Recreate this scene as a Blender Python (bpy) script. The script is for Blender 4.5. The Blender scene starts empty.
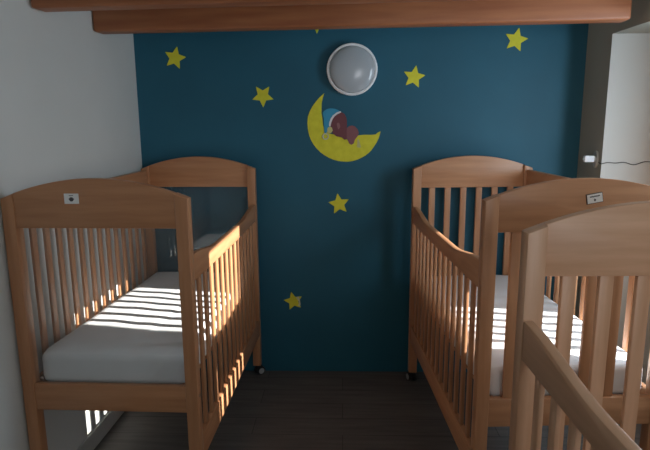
import bpy, bmesh, math, random
from mathutils import Vector, Matrix, Euler
random.seed(4)
C = bpy.context.scene.collection
PI = math.pi

# ------------------------------------------------------------ materials
def mat(name, col, rough=.5, **k):
    m = bpy.data.materials.new(name); m.use_nodes = True
    nt = m.node_tree; b = nt.nodes['Principled BSDF']
    b.inputs['Base Color'].default_value = (*col, 1)
    b.inputs['Roughness'].default_value = rough
    for kk, v in k.items():
        b.inputs[kk.replace('_', ' ')].default_value = v
    return m

def noise_mix(m, c1, c2, scale=(1, 1, 1), nscale=5, detail=4, lo=.35, hi=.65, bump=0, dist=.002):
    nt = m.node_tree; N = nt.nodes; L = nt.links; b = N['Principled BSDF']
    tc = N.new('ShaderNodeTexCoord'); mp = N.new('ShaderNodeMapping')
    mp.inputs['Scale'].default_value = scale
    no = N.new('ShaderNodeTexNoise'); no.inputs['Scale'].default_value = nscale
    no.inputs['Detail'].default_value = detail
    r = N.new('ShaderNodeValToRGB')
    r.color_ramp.elements[0].position = lo; r.color_ramp.elements[1].position = hi
    r.color_ramp.elements[0].color = (*c1, 1); r.color_ramp.elements[1].color = (*c2, 1)
    L.new(tc.outputs['Object'], mp.inputs['Vector']); L.new(mp.outputs['Vector'], no.inputs['Vector'])
    L.new(no.outputs['Fac'], r.inputs['Fac']); L.new(r.outputs['Color'], b.inputs['Base Color'])
    if bump:
        bp = N.new('ShaderNodeBump'); bp.inputs['Strength'].default_value = bump
        bp.inputs['Distance'].default_value = dist
        L.new(no.outputs['Fac'], bp.inputs['Height']); L.new(bp.outputs['Normal'], b.inputs['Normal'])
    return m

def beech(name, axis, c1=(.46, .222, .108), c2=(.575, .302, .158)):
    sc = {'x': (1.2, 14, 14), 'y': (14, 1.2, 14), 'z': (14, 14, 1.2)}[axis]
    m = mat(name, (.5, .25, .12), .38)
    return noise_mix(m, c1, c2, sc, 3.2, 5, .3, .7, .04, .001)

WX, WY, WZ = beech('beech_across', 'x'), beech('beech_along', 'y'), beech('beech_upright', 'z')
RED = [beech('reddish_beech_'+a, a, (.40, .178, .082), (.50, .245, .12)) for a in 'xyz']
MID = [WX, WY, WZ]
PALE = [beech('pale_beech_'+a, a, (.57, .335, .20), (.69, .43, .275)) for a in 'xyz']
BEAM = noise_mix(mat('beam_wood', (.4, .15, .06), .5), (.28, .088, .032), (.40, .15, .058), (1, 12, 12), 2.5, 5, .3, .7, .05, .002)
PAINT = noise_mix(mat('white_paint', (.6, .6, .57), .75), (.56, .57, .545), (.61, .615, .59), (1, 1, 1), 2.0, 3, .3, .7)
BLUE = noise_mix(mat('blue_paint', (.02, .12, .19), .6), (.008, .100, .158), (.010, .114, .178), (1, 1, 1), 3.0, 3, .3, .7, .02, .001)
FLOOR = mat('floor_vinyl', (.07, .06, .055), .6)
def planks(m):
    nt = m.node_tree; N = nt.nodes; L = nt.links; b = N['Principled BSDF']
    tc = N.new('ShaderNodeTexCoord')
    br = N.new('ShaderNodeTexBrick'); br.inputs['Scale'].default_value = 1
    br.inputs['Brick Width'].default_value = 1.2; br.inputs['Row Height'].default_value = .15
    br.inputs['Mortar Size'].default_value = .0015; br.offset = .37
    br.inputs['Color1'].default_value = (.115, .105, .098, 1)
    br.inputs['Color2'].default_value = (.14, .127, .118, 1)
    br.inputs['Mortar'].default_value = (.03, .026, .024, 1)
    mp = N.new('ShaderNodeMapping'); mp.inputs['Scale'].default_value = (1.5, 16, 1)
    no = N.new('ShaderNodeTexNoise'); no.inputs['Scale'].default_value = 2.2; no.inputs['Detail'].default_value = 6
    mx = N.new('ShaderNodeMix'); mx.data_type = 'RGBA'; mx.blend_type = 'MULTIPLY'; mx.inputs['Factor'].default_value = .55
    r = N.new('ShaderNodeValToRGB'); r.color_ramp.elements[0].position = .3; r.color_ramp.elements[1].position = .7
    r.color_ramp.elements[0].color = (.45, .45, .45, 1); r.color_ramp.elements[1].color = (1.2, 1.2, 1.2, 1)
    L.new(tc.outputs['Object'], br.inputs['Vector']); L.new(tc.outputs['Object'], mp.inputs['Vector'])
    L.new(mp.outputs['Vector'], no.inputs['Vector']); L.new(no.outputs['Fac'], r.inputs['Fac'])
    L.new(br.outputs['Color'], mx.inputs['A']); L.new(r.outputs['Color'], mx.inputs['B'])
    L.new(mx.outputs['Result'], b.inputs['Base Color'])
planks(FLOOR)
PIER = noise_mix(mat('pier_grey', (.3, .3, .27), .75), (.33, .335, .285), (.38, .385, .325), (1, 1, 1), 2.0, 3, .3, .7)  # greyer, darker base than the white walls
SKIRT = mat('baseboard_paint', (.5, .5, .48), .5)
SHEET = noise_mix(mat('white_sheet', (.7, .7, .7), .85), (.78, .785, .79), (.86, .865, .87), (1, 1, 1), 6, 4, .3, .7, .5, .006)
YEL = noise_mix(mat('yellow_felt', (.65, .6, .04), .7), (.68, .64, .03), (.78, .74, .045), (1, 1, 1), 30, 4, .3, .7)
EDGE = mat('pale_torn_backing', (.62, .62, .45), .8)
CAPB = mat('blue_cap_vinyl', (.04, .33, .52), .6)
WHT = mat('white_vinyl', (.72, .75, .76), .6)
MAR = mat('maroon_vinyl', (.17, .045, .055), .5)
MAR2 = mat('dusty_maroon_vinyl', (.24, .085, .095), .5)
MAR3 = mat('pale_maroon_vinyl', (.3, .13, .13), .5)
PALEY = mat('pale_yellow_vinyl', (.6, .58, .22), .6)
LRIM = mat('lamp_rim_plastic', (.92, .94, .95), .35)
LDOME = mat('lamp_dome_plastic', (.46, .5, .53), .14)
BLACK = mat('black_rubber', (.015, .015, .017), .45)
GREY = mat('grey_plastic', (.42, .44, .46), .4)
CARD = mat('white_card', (.88, .88, .86), .5)
CARDB = mat('dark_card_frame', (.07, .055, .05), .5)
INK = mat('grey_ink', (.09, .09, .095), .6)
SOCK = mat('grey_socket_plastic', (.4, .41, .38), .35)
PLUG = mat('white_plug_plastic', (.8, .82, .84), .35)
CABLE = mat('dark_cable', (.06, .06, .06), .5)
SCREW = mat('bolt_metal', (.35, .3, .25), .35, Metallic=.9)
FRAMEW = mat('window_frame_paint', (.7, .7, .68), .4)
# clear acrylic sheet
def acrylic():
    m = bpy.data.materials.new('clear_acrylic'); m.use_nodes = True
    nt = m.node_tree; N = nt.nodes; L = nt.links; N.clear()
    o = N.new('ShaderNodeOutputMaterial'); t = N.new('ShaderNodeBsdfTransparent')
    t.inputs['Color'].default_value = (.93, .94, .94, 1)
    g = N.new('ShaderNodeBsdfGlossy'); g.inputs['Roughness'].default_value = .03
    g.inputs['Color'].default_value = (.9, .9, .9, 1)
    f = N.new('ShaderNodeFresnel'); ge = N.new('ShaderNodeNewGeometry'); mr = N.new('ShaderNodeMapRange')
    mr.inputs['To Min'].default_value = 1.45; mr.inputs['To Max'].default_value = 1/1.45
    L.new(ge.outputs['Backfacing'], mr.inputs['Value']); L.new(mr.outputs['Result'], f.inputs['IOR'])
    mx = N.new('ShaderNodeMixShader')
    L.new(f.outputs[0], mx.inputs[0]); L.new(t.outputs[0], mx.inputs[1]); L.new(g.outputs[0], mx.inputs[2])
    df = N.new('ShaderNodeBsdfDiffuse'); df.inputs['Color'].default_value = (.8, .8, .82, 1)
    m2 = N.new('ShaderNodeMixShader'); m2.inputs[0].default_value = .015      # fine scratches
    L.new(mx.outputs[0], m2.inputs[1]); L.new(df.outputs[0], m2.inputs[2])
    L.new(m2.outputs[0], o.inputs[0]); return m
ACR = acrylic()

# ------------------------------------------------------------ mesh helpers
def add_box(bm, lo, hi, bev=0, M=None, seg=2):
    x0, y0, z0 = lo; x1, y1, z1 = hi
    v = [bm.verts.new(p) for p in ((x0,y0,z0),(x1,y0,z0),(x1,y1,z0),(x0,y1,z0),(x0,y0,z1),(x1,y0,z1),(x1,y1,z1),(x0,y1,z1))]
    fs = [bm.faces.new([v[i] for i in q]) for q in ((3,2,1,0),(4,5,6,7),(0,1,5,4),(1,2,6,5),(2,3,7,6),(3,0,4,7))]
    if bev:
        es = list({e for f in fs for e in f.edges})
        r = bmesh.ops.bevel(bm, geom=es, offset=bev, segments=seg, profile=.5, affect='EDGES')
        if M: bmesh.ops.transform(bm, matrix=M, verts=list({w for w in bm.verts if w in set(r['verts'])}))
    elif M: bmesh.ops.transform(bm, matrix=M, verts=v)

def add_prism(bm, pts, a, b, plane='xz', bev=0):
    """polygon pts extruded from a to b along the axis normal to plane"""
    def P(u, w, t):
        return {'xz': (u, t, w), 'yz': (t, u, w), 'xy': (u, w, t)}[plane]
    n = len(pts)
    A = [bm.verts.new(P(u, w, a)) for u, w in pts]; B = [bm.verts.new(P(u, w, b)) for u, w in pts]
    fs = [bm.faces.new(A), bm.faces.new(B[::-1])]
    for i in range(n):
        fs.append(bm.faces.new([A[i], B[i], B[(i+1) % n], A[(i+1) % n]]))
    bmesh.ops.recalc_face_normals(bm, faces=fs)
    if bev:
        es = list(fs[0].edges) + list(fs[1].edges)
        bmesh.ops.bevel(bm, geom=es, offset=bev, segments=2, profile=.5, affect='EDGES')

def add_cyl(bm, c, r, h, axis='z', n=24, r2=None, bev=0):
    M = Matrix.Translation(c)
    if axis == 'x': M = M @ Matrix.Rotation(PI/2, 4, 'Y')
    if axis == 'y': M = M @ Matrix.Rotation(PI/2, 4, 'X')
    r_ = bmesh.ops.create_cone(bm, cap_ends=True, segments=n, radius1=r, radius2=r if r2 is None else r2, depth=h, matrix=M)
    if bev:
        vs = set(r_['verts'])
        es = [e for e in bm.edges if e.verts[0] in vs and e.verts[1] in vs and any(len(f.verts) > 4 for f in e.link_faces)]
        bmesh.ops.bevel(bm, geom=es, offset=bev, segments=2, profile=.5, affect='EDGES')

def add_tube(bm, pts, r, n=8):
    rings = []
    for i, p in enumerate(pts):
        p = Vector(p); a = Vector(pts[max(i-1, 0)]); b = Vector(pts[min(i+1, len(pts)-1)])
        t = (b-a).normalized(); u = t.cross(Vector((0, 0, 1)))
        if u.length < .05: u = t.cross(Vector((0, 1, 0)))
        u.normalize(); w = t.cross(u)
        rings.append([bm.verts.new(p + r*(math.cos(k*2*PI/n)*u + math.sin(k*2*PI/n)*w)) for k in range(n)])
    for A, B in zip(rings, rings[1:]):
        for k in range(n): bm.faces.new([A[k], A[(k+1) % n], B[(k+1) % n], B[k]])
    bm.faces.new(rings[0][::-1]); bm.faces.new(rings[-1])
    bmesh.ops.recalc_face_normals(bm, faces=bm.faces[:])

def obj(name, bm, m, parent=None, smooth=None, loc=None):
    me = bpy.data.meshes.new(name); bm.to_mesh(me); bm.free(); me.materials.append(m)
    if smooth is not None:
        me.shade_smooth() if smooth == 0 else None
        if smooth:
            for p in me.polygons: p.use_smooth = True
            me.set_sharp_from_angle(angle=math.radians(smooth))
    o = bpy.data.objects.new(name, me); C.objects.link(o); o.parent = parent
    if loc: o.location = loc
    return o
def tag(o, label, cat, group=None):
    o['label'] = label; o['category'] = cat
    if group: o['group'] = group
    return o
def thing(name, label, cat, loc=(0,0,0), rotz=0, group=None):
    o = bpy.data.objects.new(name, None); C.objects.link(o); o.empty_display_size = .1
    o.location = loc; o.rotation_euler = (0, 0, rotz); return tag(o, label, cat, group)
def struct(name, bm, m, smooth=None):
    o = obj(name, bm, m, None, smooth); o['kind'] = 'structure'; return o
def BM(): return bmesh.new()

# ------------------------------------------------------------ the room
YB = 3.09                      # blue wall
XR = 1.32                      # right wall
YR = -.6                      # rear wall
ZC = 2.12                      # ceiling
def xl(y): return -1.150 - (3.09 - y)*.022
b = BM(); add_box(b, (-1.6, YR-.2, -.1), (1.8, YB+.2, 0)); struct('floor', b, FLOOR)
b = BM(); add_box(b, (-1.6, YR-.2, ZC), (1.8, YB+.2, ZC+.1)); struct('ceiling', b, PAINT)
b = BM(); add_box(b, (-1.6, YB, 0), (1.8, YB+.12, ZC)); struct('wall_back', b, BLUE)
b = BM(); add_prism(b, [(xl(YR-.12), YR-.12), (xl(YB), YB), (xl(YB)-.12, YB), (xl(YR-.12)-.12, YR-.12)], 0, ZC, 'xy'); struct('wall_left', b, PAINT)
b = BM(); add_prism(b, [(xl(YR)+.0, YR), (xl(YB), YB), (xl(YB)+.008, YB), (xl(YR)+.008, YR)], 0, .085, 'xy'); struct('baseboard_left', b, SKIRT)
# right wall: pier, lintel over the bay, then wall again towards the viewer
YJ, YK, ZL = 2.815, 1.18, 1.909
XO = 1.60
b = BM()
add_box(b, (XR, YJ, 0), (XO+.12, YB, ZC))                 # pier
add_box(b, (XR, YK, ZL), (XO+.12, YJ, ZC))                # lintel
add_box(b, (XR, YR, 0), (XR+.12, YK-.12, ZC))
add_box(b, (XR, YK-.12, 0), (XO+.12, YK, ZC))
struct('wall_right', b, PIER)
b = BM(); add_box(b, (XR, YJ-.003, 0), (XO, YJ, ZL)); struct('jamb_lining', b, PAINT)  # thin sheet in the white wall colour over the jamb
WY0, WY1, WZ0, WZ1 = 1.60, 2.22, .80, 1.905
b = BM()
add_box(b, (XO, YK, 0), (XO+.12, WY0, ZL)); add_box(b, (XO, WY1, 0), (XO+.12, YJ, ZL))
add_box(b, (XO, WY0, 0), (XO+.12, WY1, WZ0)); add_box(b, (XO, WY0, WZ1), (XO+.12, WY1, ZL+.001))
struct('wall_bay', b, PAINT)
def window_x(name, x, y0, y1, z0, z1):
    b = BM(); w = .03
    add_box(b, (x, y0, z0), (x+.04, y0+w, z1)); add_box(b, (x, y1-w, z0), (x+.04, y1, z1))
    add_box(b, (x, y0+w, z0), (x+.04, y1-w, z0+w)); add_box(b, (x, y0+w, z1-w), (x+.04, y1-w, z1))
    return struct(name, b, FRAMEW)
window_x('window_1', XO+.04, WY0, WY1, WZ0, WZ1)
# rear wall with an unseen window, added for soft fill light
RX0, RX1, RZ0, RZ1 = .4, 1.25, .85, 2.0
b = BM()
add_box(b, (xl(YR), YR-.12, 0), (RX0, YR, ZC)); add_box(b, (RX1, YR-.12, 0), (XR+.12, YR, ZC))
add_box(b, (RX0, YR-.12, 0), (RX1, YR, RZ0)); add_box(b, (RX0, YR-.12, RZ1), (RX1, YR, ZC))
struct('wall_rear', b, PAINT)
b = BM(); w = .04
for x in (RX0, (RX0+RX1-w)/2, RX1-w): add_box(b, (x, YR-.08, RZ0), (x+w, YR-.04, RZ1))
for x in (RX0+w, (RX0+RX1+w)/2):
    for z in (RZ0, RZ1-w): add_box(b, (x, YR-.08, z), (x+(RX1-RX0)/2-1.5*w, YR-.04, z+w))
struct('fill_window', b, FRAMEW)

# ceiling beams from wall to wall
def beam(cx0, cy0, cx1, cy1, z0, h, w, label):
    b = BM(); L = math.hypot(cx1-cx0, cy1-cy0)
    add_box(b, (0, 0, z0), (L, w, z0+h), .011, None, 3)
    o = obj('ceiling_beam', b, BEAM, None, 40)
    o.location = (cx0, cy0, 0); o.rotation_euler = (0, 0, math.atan2(cy1-cy0, cx1-cx0))
    tag(o, label, 'beam', 'wooden beams under the ceiling'); return o
beam(-1.157, 2.604, 1.236, 2.476, 1.916, ZC-1.916, .09, 'reddish-brown wooden ceiling beam nearer the blue wall, the lower one in view')
beam(-1.166, 2.105, 1.318, 1.965, 1.921, ZC-1.921, .09, 'reddish-brown wooden ceiling beam nearer the viewer, cut off by the top of the photo')

# ------------------------------------------------------------ crib
W, L, T, HB, RT, RB, LEG = .65, 1.28, 1.244, 1.14, .562, .460, .064
PW, PD = .045, .045
RISE = .067
def arc(x): return T + RISE*(1-(x/(W/2))**2)
def leg_bm(sx, sy):
    b = BM(); xo, xi = sx*W/2, sx*(W/2-PW)
    pts = [(xo, LEG), (xi, LEG), (xi, arc(xi)-.001), ((xo*2+xi)/3, arc((xo*2+xi)/3)-.001), (xo, T-.001)]
    y0, y1 = (L/2-PD, L/2) if sy > 0 else (-L/2, -L/2+PD)
    add_prism(b, pts, y0, y1, 'xz', .004); return b
def panel_bm(sy):
    b = BM(); hw = W/2-PW
    n = 28; pts = [(-hw, HB), (hw, HB)] + [(hw-2*hw*i/n, arc(hw-2*hw*i/n)) for i in range(n+1)]
    yc = sy*(L/2-PD/2); add_prism(b, pts, yc-.014+sy*.005, yc+.014+sy*.005, 'xz', .003); return b
HRZ, HRT = .943, 1.040
def handrail_bm(x0, x1):
    b = BM(); hl = L/2-PD; n = 30
    top = []
    for i in range(n+1):
        y = hl-2*hl*i/n; t = y/hl
        # level by the posts, hollowed out between them
        s = 1-min(1, max(0, (abs(t)-.38)/.60)); s = s*s*(3-2*s)
        top.append((y, HRT-.036*s))
    bot = [(-hl, HRZ), (0, HRZ-.004), (hl, HRZ)]
    add_prism(b, bot+top, x0, x1, 'yz', .005); return b
def caster(parent, x, y, yaw):
    b = BM(); R = Matrix.Translation((x, y, 0)) @ Matrix.Rotation(yaw, 4, 'Z')
    add_cyl(b, (0, 0, .0655), .014, .005, 'z', 16); add_cyl(b, (0, 0, .054), .006, .024, 'z', 12)
    add_box(b, (-.006, -.014, .03), (.006, .03, .052), .002)
    add_cyl(b, (0, .014, .028), .005, .044, 'x', 12)
    bmesh.ops.transform(b, matrix=R, verts=b.verts[:])
    o = obj('caster', b, BLACK, parent, 40)
    for s in (-1, 1):
        w = BM(); add_cyl(w, (s*.0155, .014, .027), .027, .013, 'x', 24, None, .003)
        bmesh.ops.transform(w, matrix=R, verts=w.verts[:])
        ww = obj('wheel', w, BLACK, o, 40)
        h = BM(); add_cyl(h, (s*.0225, .014, .027), .017, .004, 'x', 20)
        bmesh.ops.transform(h, matrix=R, verts=h.verts[:])
        hb = obj('hub_cap', h, GREY, o, 40)
def make_crib(name, label, loc, rot, open_side, clear_ends, card=None, wood=None, casters=((1,1,.5),(1,-1,.3),(-1,1,.2),(-1,-1,-.4))):
    """open_side: -1 / +1 is the side (x) that carries the low drop side"""
    WX, WY, WZ = wood or MID
    t = thing(name, label, 'crib', (loc[0], loc[1], 0), rot, 'wooden cribs of the sleeping room')
    for sx in (-1, 1):
        for sy in (-1, 1):
            obj('leg', leg_bm(sx, sy), WZ, t, 30)
    for sy in (-1, 1):
        p = obj('arched_panel', panel_bm(sy), WX, t, 30)
        if card and sy == -1:
            cx, cz, cw, ch, ang, kind = card
            yf = -(L/2-PD/2)-.019
            Rm = Matrix.Translation((cx, yf, cz)) @ Matrix.Rotation(-ang, 4, 'Y')
            if kind == 'framed':
                b = BM(); add_box(b, (-cw/2-.002, -.004, -ch/2-.002), (cw/2+.002, 0, ch/2+.002)); bmesh.ops.transform(b, matrix=Rm, verts=b.verts[:])
                obj('card_frame', b, CARDB, t)
                off = -.004
            else: off = 0
            b = BM(); add_box(b, (-cw/2, off-.0015, -ch/2), (cw/2, off, ch/2)); bmesh.ops.transform(b, matrix=Rm, verts=b.verts[:])
            k = obj('name_card', b, CARD, t); k['label'] = 'small white card with grey print'
            b = BM(); y0, y1 = off-.0022, off-.0015
            if kind == 'framed':
                for i, (x, w_) in enumerate(((-.014,.004),(-.009,.003),(-.005,.004),(0,.003),(.004,.004),(.009,.003),(.013,.004))):
                    z = .0065+.0004*math.sin(i*2.3); add_box(b, (x-w_/2, y0, z-.0018), (x+w_/2+.001, y1, z+.0018))
                add_cyl(b, (-.001, (y0+y1)/2, -.005), .0035, y1-y0, 'y', 12); add_box(b, (-.0018, y0, -.010), (-.0004, y1, -.0005))
            else:
                for x in (-.006, -.003, 0, .003, .006): add_box(b, (x-.0012, y0, .0095), (x+.0012, y1, .012))
                add_cyl(b, (0, (y0+y1)/2, -.002), .0075, y1-y0, 'y', 16)
                add_box(b, (-.009, y0, -.0035), (.009, y1, .001))
            bmesh.ops.transform(b, matrix=Rm, verts=b.verts[:])
            obj('printed_mark', b, INK, k)
        b = BM(); yc = sy*(L/2-PD/2); hw = W/2-PW
        add_box(b, (-hw, yc-.012+sy*.007, RB), (hw, yc+.012+sy*.007, RT), .003); obj('end_rail', b, WX, t, 30)
        if clear_ends:
            b = BM(); add_box(b, (-hw, yc-.002+sy*.006, RT), (hw, yc+.002+sy*.006, HB)); obj('clear_panel', b, ACR, t)['label'] = 'clear acrylic sheet'
        else:
            for i in range(6):
                x = -.216+.0864*i; b = BM(); add_box(b, (x-.0165, yc-.008+sy*.006, RT), (x+.0165, yc+.008+sy*.006, HB), .003)
                obj('slat', b, WZ, t, 30)
    hl = L/2-PD
    for s in (-1, 1):
        xc = s*(W/2-.0225)
        low = s == open_side
        if low:
            obj('hand_rail', handrail_bm(s*W/2-s*.002 if s < 0 else s*W/2-.026, s*W/2+.026 if s < 0 else s*W/2-.002), WY, t, 30)
            xc = s*(W/2-.014)
            z0, z1, zt = .25, .35, HRZ
        else:
            b = BM(); add_box(b, (xc-.011, -hl, 1.13), (xc+.011, hl, 1.235), .004); obj('side_top_rail', b, WY, t, 30)
            z0, z1, zt = RB, RT, 1.13
        b = BM(); add_box(b, (xc-.011, -hl, z0), (xc+.011, hl, z1), .004); obj('side_bottom_rail', b, WY, t, 30)
        for i in range(13):
            y = -hl+2*hl*(i+1)/14
            b = BM(); add_box(b, (xc-.006, y-.0155, z1), (xc+.006, y+.0155, zt), .0025); obj('slat', b, WZ, t, 30)
    # tilted base board carrying the mattress
    b = BM()
    for i in range(9):
        y = -.55+.1375*i; add_box(b, (-.265, y-.03, -.012), (.265, y+.03, 0))
    for x in (-.25, .23): add_box(b, (x, -.59, -.034), (x+.02, .59, -.012))
    o = obj('mattress_base', b, WX, t); o.location = (0, 0, MZ); o.rotation_euler = (-TILT, 0, 0)
    for sx, sy, yaw in casters: caster(t, sx*(W/2-PW/2), sy*(L/2-PD/2), yaw)
    # bolt heads on the low side by the posts
    for sy in (-1, 1):
        b = BM(); s = open_side
        add_cyl(b, (s*(W/2+.0012), sy*(L/2-PD/2), .52), .007, .0024, 'x', 14); obj('bolt', b, SCREW, t, 40)
    return t
TILT = math.radians(.9); MZ = .528
def make_mattress(label, loc, rot, seed, w=.558, l=1.208, th=.134):
    rnd = random.Random(seed)
    b = BM(); nx, ny, nz = 30, 60, 8
    bmesh.ops.create_cube(b, size=1)
    bmesh.ops.subdivide_edges(b, edges=b.edges[:], cuts=23, use_grid_fill=True)
    r = .05
    for v in b.verts:
        x, y, z = v.co.x*w, v.co.y*l, v.co.z*th
        # rounded box: larger radius in plan corners, softer in section
        hx, hy, hz = w/2, l/2, th/2
        rx = .038
        cx = max(-hx+rx, min(hx-rx, x)); cy = max(-hy+rx, min(hy-rx, y)); cz = max(-hz+rx*.95, min(hz-rx*.95, z))
        d = Vector((x-cx, y-cy, z-cz))
        if d.length > 1e-6 and (abs(x) > hx-rx or abs(y) > hy-rx or abs(z) > hz-rx*.95):
            m = max(abs(d.x)/rx, abs(d.y)/rx, abs(d.z)/(rx*.95))
            dn = Vector((d.x/rx, d.y/rx, d.z/(rx*.95))).normalized()*m
            x, y, z = cx+dn.x*rx, cy+dn.y*rx, cz+dn.z*rx*.95
        if z > 0:
            k = z/hz
            z += k*(.0035*math.sin(9*x+5*y+seed)*math.cos(7*y-3*x) + .0015*math.sin(38*x+11*y)*math.sin(17*y+seed))
            # crease of the folded-out sheet, running lengthwise
            z -= k*.006*math.exp(-((x-.09-.03*y)/.009)**2)
        v.co = (x, y, z+th/2)
    o = obj('mattress', b, SHEET, None, 0)
    for p in o.data.polygons: p.use_smooth = True
    o.location = (loc[0], loc[1], MZ+.001); o.rotation_euler = Euler((-TILT, 0, rot), 'XYZ')
    tag(o, label, 'mattress', 'mattresses in the cribs'); return o

C1, R1 = (-.829, 2.430), -.024
C2, R2 = (.742, 2.365), .055
C3, R3 = (.753, .6052), .0264
make_crib('baby_crib', 'wooden crib with clear end panels standing against the left white wall', C1, R1, 1, True, wood=RED,
          card=(-.0745, 1.243, .050, .035, 0, 'plain'), casters=((1,1,-.9),(1,-1,.3),(-1,1,.2),(-1,-1,-.4)))
make_crib('baby_crib', 'wooden crib with slatted ends by the blue wall, tilted card on its arched panel', C2, R2, -1, False,
          card=(.022, 1.2485, .048, .028, math.radians(10), 'framed'), casters=((1,1,.5),(1,-1,.3),(-1,1,.25),(-1,-1,-.4)))
make_crib('baby_crib', 'nearest wooden crib at lower right, cut off by the frame, without any card', C3, R3, -1, False, wood=PALE)
make_mattress('white mattress striped with sunlight in the crib with clear ends at left', C1, R1, 3)
make_mattress('white mattress seen between the slats of the crib with the tilted card at right', C2, R2, 8)

# ------------------------------------------------------------ wall stickers
def star_pts(r, rot, inner=.47, squash=1.0):
    tips = []
    for k in range(10):
        a = PI/2+rot+k*PI/5; rr = r if k % 2 == 0 else r*inner
        tips.append(Vector((math.cos(a)*rr, math.sin(a)*rr*squash)))
    out = []
    for k in range(10):
        p, q, n = tips[k], tips[k-1], tips[(k+1) % 10]
        if k % 2 == 0:
            a, c = p+(q-p)*.2, p+(n-p)*.2
            out += [a, a*.3+p*.62+c*.08, (a+c)*.17+p*.66, c*.3+p*.62+a*.08, c]
        else: out.append(p)
    return [(v.x, v.y) for v in out]
def star(x, z, r, rot, label, extra=None):
    b = BM(); add_prism(b, star_pts(r, rot), -.0025, 0, 'xz'); bmesh.ops.translate(b, verts=b.verts[:], vec=(0, 0, 0))
    o = obj('star_sticker', b, YEL); o.location = (x, YB, z)
    tag(o, label, 'star sticker', 'yellow stars on the blue wall'); return o
star(-.925, 1.851, .064, math.radians(-14), 'yellow star sticker at the top left corner of the blue wall')
star(-.442, 1.642, .064, math.radians(36), 'yellow star sticker on the blue wall between the topmost left star and the moon')
star(-.137, 2.028, .060, math.radians(180), 'yellow star sticker mostly hidden behind the beam, only its tip showing')
star(.395, 1.736, .064, math.radians(-10), 'yellow star sticker on the blue wall just right of the round lamp')
star(.939, 1.924, .066, math.radians(-12), 'yellow star sticker at the top right of the blue wall under the beam')
star(-.019, 1.032, .064, math.radians(8), 'yellow star sticker on the blue wall directly below the moon')
s = star(-.293, .447, .060, math.radians(12), 'low yellow star sticker with a torn whitish right edge, closest to the floor')
b = BM(); add_prism(b, [(.022,.026),(.030,.030),(.036,.018),(.040,.0),(.042,-.02),(.040,-.030),(.028,-.030),(.026,-.024),(.034,-.018),(.032,.0),(.024,.014),(.016,.018)], -.0035, -.0005, 'xz')
obj('torn_edge', b, EDGE, s)['label'] = 'pale torn backing paper'
moon = [(-0.099, 1.654), (-0.126, 1.631), (-0.146, 1.609), (-0.168, 1.58), (-0.181, 1.556), (-0.192, 1.527), (-0.195, 1.492), (-0.193, 1.458), (-0.186, 1.423), (-0.176, 1.397), (-0.163, 1.374), (-0.146, 1.351), (-0.123, 1.328), (-0.098, 1.31), (-0.073, 1.296), (-0.046, 1.285), (-0.018, 1.278), (0.007, 1.275), (0.033, 1.274), (0.058, 1.278), (0.083, 1.285), (0.106, 1.295), (0.128, 1.307), (0.147, 1.321), (0.163, 1.337), (0.179, 1.359), (0.193, 1.381), (0.203, 1.401), (0.21, 1.421), (0.215, 1.443), (0.202, 1.438), (0.187, 1.426), (0.157, 1.424), (0.123, 1.425), (0.093, 1.422), (0.063, 1.407), (0.013, 1.407), (-0.037, 1.427), (-0.077, 1.433), (-0.099, 1.452), (-0.108, 1.482), (-0.111, 1.516), (-0.116, 1.546), (-0.115, 1.57), (-0.114, 1.599), (-0.108, 1.628)]
cap = [(-0.109, 1.546), (-0.102, 1.557), (-0.089, 1.566), (-0.072, 1.571), (-0.055, 1.571), (-0.037, 1.568), (-0.022, 1.562), (-0.012, 1.555), (-0.032, 1.545), (-0.049, 1.532), (-0.061, 1.516), (-0.069, 1.496), (-0.074, 1.472), (-0.082, 1.447), (-0.091, 1.434), (-0.101, 1.44), (-0.103, 1.477), (-0.103, 1.516)]
trim = [(-0.009, 1.556), (-0.005, 1.549), (-0.027, 1.539), (-0.042, 1.528), (-0.053, 1.513), (-0.061, 1.494), (-0.066, 1.472), (-0.074, 1.474), (-0.073, 1.492), (-0.065, 1.514), (-0.053, 1.532), (-0.032, 1.548)]
head = [(-0.005, 1.55), (0.013, 1.54), (0.023, 1.52), (0.026, 1.501), (0.026, 1.476), (0.025, 1.452), (0.025, 1.427), (0.025, 1.402), (0.013, 1.397), (-0.002, 1.411), (-0.032, 1.417), (-0.052, 1.432), (-0.063, 1.462), (-0.065, 1.487), (-0.053, 1.512), (-0.041, 1.528), (-0.025, 1.539)]
low = [(0.025, 1.461), (0.038, 1.473), (0.055, 1.477), (0.072, 1.471), (0.086, 1.456), (0.093, 1.436), (0.085, 1.415), (0.071, 1.397), (0.065, 1.377), (0.051, 1.369), (0.039, 1.377), (0.033, 1.391), (0.021, 1.407), (0.019, 1.437)]
hand = [(-0.082, 1.465), (-0.069, 1.472), (-0.057, 1.465), (-0.053, 1.449), (-0.063, 1.435), (-0.077, 1.433), (-0.085, 1.442)]
lightp = [(0.085, 1.399), (0.093, 1.402), (0.101, 1.372), (0.106, 1.355), (0.093, 1.353), (0.081, 1.359), (0.085, 1.377)]
ear = [(-0.031, 1.486), (-0.022, 1.494), (-0.015, 1.488), (-0.011, 1.474), (-0.015, 1.461), (-0.023, 1.455), (-0.027, 1.467)]
REAR_FILL, BAY, SUN, SAZ, SEL, SKY = 10.5, 18, 17, .18, .40, .6
m_ = thing('moon_sticker', 'yellow crescent moon sticker with a sleeping figure in a blue cap on the blue wall', 'wall sticker', (0, YB, 0))
def decal(name, pts, y, material):
    b = BM(); add_prism(b, pts, -y, -y+.0025, 'xz'); return obj(name, b, material, m_)
decal('crescent', moon, .0025, YEL)
decal('lower_body', low, .0052, MAR2)
decal('head', head, .0055, MAR)
decal('ear', ear, .0075, MAR3)
decal('cap', cap, .006, CAPB)
decal('cap_trim', trim, .0075, WHT)
decal('hand', hand, .007, PALEY)
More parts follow.
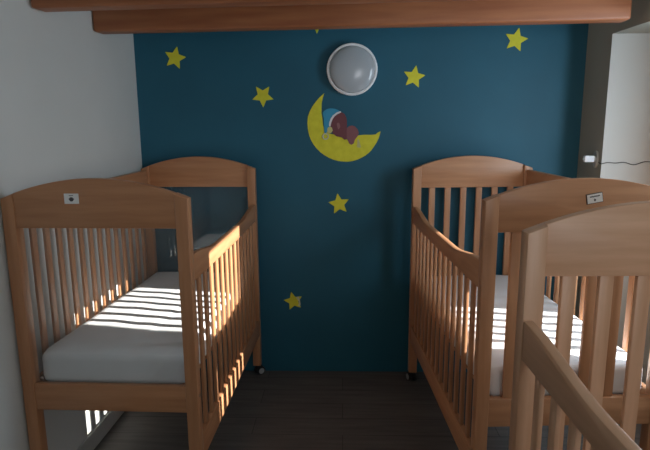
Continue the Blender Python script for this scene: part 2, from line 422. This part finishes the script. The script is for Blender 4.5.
decal('foot_tag', lightp, .007, PALEY)
b = BM()
bmesh.ops.create_circle(b, cap_ends=False, segments=20, radius=.017); bmesh.ops.transform(b, matrix=Matrix.Translation((-.092, -.005, 1.421)) @ Matrix.Rotation(PI/2, 4, 'X'), verts=b.verts[:])
b.free(); b = BM()
ring = [( -.094+.0155*math.cos(a*PI/12), -.006, 1.417+.0155*math.sin(a*PI/12)) for a in range(25)]
add_tube(b, ring, .0028, 6); obj('pompom_outline', b, WHT, m_, 60)

# ------------------------------------------------------------ round wall lamp
lamp = thing('wall_lamp', 'round white wall lamp with a domed cover, unlit, above the moon on the blue wall', 'lamp', (.054, YB, 1.777))
def lathe(prof, n=56):
    b = BM(); rings = []
    for r, y in prof:
        rings.append([b.verts.new((r*math.cos(k*2*PI/n), -y, r*math.sin(k*2*PI/n))) for k in range(n)] if r > 1e-5 else [b.verts.new((0, -y, 0))])
    for A, B in zip(rings, rings[1:]):
        for k in range(n):
            a0, a1 = A[k % len(A)], A[(k+1) % len(A)]; b0, b1 = B[k % len(B)], B[(k+1) % len(B)]
            vs = []
            for v in (a0, a1, b1, b0):
                if v not in vs: vs.append(v)
            if len(vs) > 2: b.faces.new(vs)
    bmesh.ops.recalc_face_normals(b, faces=b.faces[:]); return b
obj('rim', lathe([(0, 0), (.134, 0), (.139, .006), (.139, .03), (.136, .037), (.130, .039), (.125, .036), (.123, .03), (0, .03)]), LRIM, lamp, 50)
obj('dome_cover', lathe([(.1245, .0305), (.1235, .036)] + [(.1235*math.cos(i*PI/24), .036+.034*math.sin(i*PI/24)) for i in range(1, 12)] + [(0, .070)]), LDOME, lamp, 80)

# ------------------------------------------------------------ socket, plug and cable on the pier
sock = thing('wall_socket', 'small grey wall socket on the shaded pier at the right', 'socket', (XR, 2.868, 1.296))
b = BM(); add_cyl(b, (-.005, 0, 0), .044, .010, 'x', 28, None, .003)
bmesh.ops.scale(b, vec=(1, .62, 1), verts=b.verts[:]); obj('cover_plate', b, SOCK, sock, 40)
b = BM(); add_cyl(b, (-.012, 0, 0), .019, .005, 'x', 20); obj('socket_face', b, SOCK, sock, 40)
pl = thing('plug', 'white plug sticking out of the small wall socket', 'plug', (XR-.014, 2.868, 1.298))
b = BM(); add_box(b, (-.052, -.013, -.017), (-.0005, .013, .017), .005); obj('plug_body', b, PLUG, pl, 40)
b = BM(); add_box(b, (-.0575, -.004, -.005), (-.0515, .004, .005), .001); obj('plug_end', b, SOCK, pl, 40)
b = BM()
wob = lambda x: .006*math.sin(31*x)+.004*math.sin(67*x+1)
pts = [(XR-.004, 2.838, 1.283), (XR-.004, 2.826, 1.279), (XR-.004, 2.8135, 1.277), (XR-.002, 2.8095, 1.276)]
pts += [(XR+.012+i*.012, 2.809, 1.276+wob(i*.012)+.03*(i*.012)) for i in range(22)]
add_tube(b, pts, .0022, 6)
tag(obj('cable', b, CABLE, None, 60), 'thin dark cable wavering across the bright bay wall from the socket', 'cable')

# ------------------------------------------------------------ light
def area(name, loc, rot, sx, sy, power, col):
    l = bpy.data.lights.new(name, 'AREA'); l.shape = 'RECTANGLE'; l.size = sx; l.size_y = sy; l.energy = power; l.color = col
    o = bpy.data.objects.new(name, l); C.objects.link(o); o.location = loc; o.rotation_euler = rot; return o
area('area_light', ((RX0+RX1)/2, YR-.03, (RZ0+RZ1)/2), (PI/2, 0, 0), RX1-RX0-.1, RZ1-RZ0-.1, REAR_FILL, (.97, .98, 1))  # added fill lamp behind the camera, brightens the near fronts
area('area_light', (XO+.035, (WY0+WY1)/2, (WZ0+WZ1)/2), (0, PI/2, 0), WZ1-WZ0-.1, WY1-WY0-.1, BAY, (.72, .87, 1))
s = bpy.data.lights.new('sun', 'SUN'); s.energy = SUN; s.angle = math.radians(.55); s.color = (1, .96, .9)
so = bpy.data.objects.new('sun', s); C.objects.link(so)
d = Vector((-1, SAZ, -SEL)); so.rotation_euler = d.to_track_quat('-Z', 'Y').to_euler(); so.location = (3.5, 1, 2.5)
w = bpy.data.worlds.new('daylight'); bpy.context.scene.world = w; w.use_nodes = True
w.node_tree.nodes['Background'].inputs[0].default_value = (.55, .72, 1, 1); w.node_tree.nodes['Background'].inputs[1].default_value = SKY

# ------------------------------------------------------------ camera
cam = bpy.data.cameras.new('camera'); co = bpy.data.objects.new('camera', cam); C.objects.link(co)
f, pitch, roll, yaw, H = 541.4676, .1845, -.0075, .0326, 1.4861
cam.sensor_width = 36; cam.lens = 36*f/650; cam.clip_start = .02
co.rotation_mode = 'XYZ'
Rm = Matrix.Rotation(yaw, 4, 'Z') @ Matrix.Rotation(PI/2-pitch, 4, 'X') @ Matrix.Rotation(roll, 4, 'Z')
co.matrix_world = Matrix.Translation((0, 0, H)) @ Rm
sc = bpy.context.scene; sc.camera = co
sc.view_settings.view_transform = 'Standard'; sc.view_settings.look = 'None'
sc.view_settings.exposure = 0; sc.view_settings.gamma = 1; sc.view_settings.use_curve_mapping = False
sc.cycles.max_bounces = 10; sc.cycles.transparent_max_bounces = 16
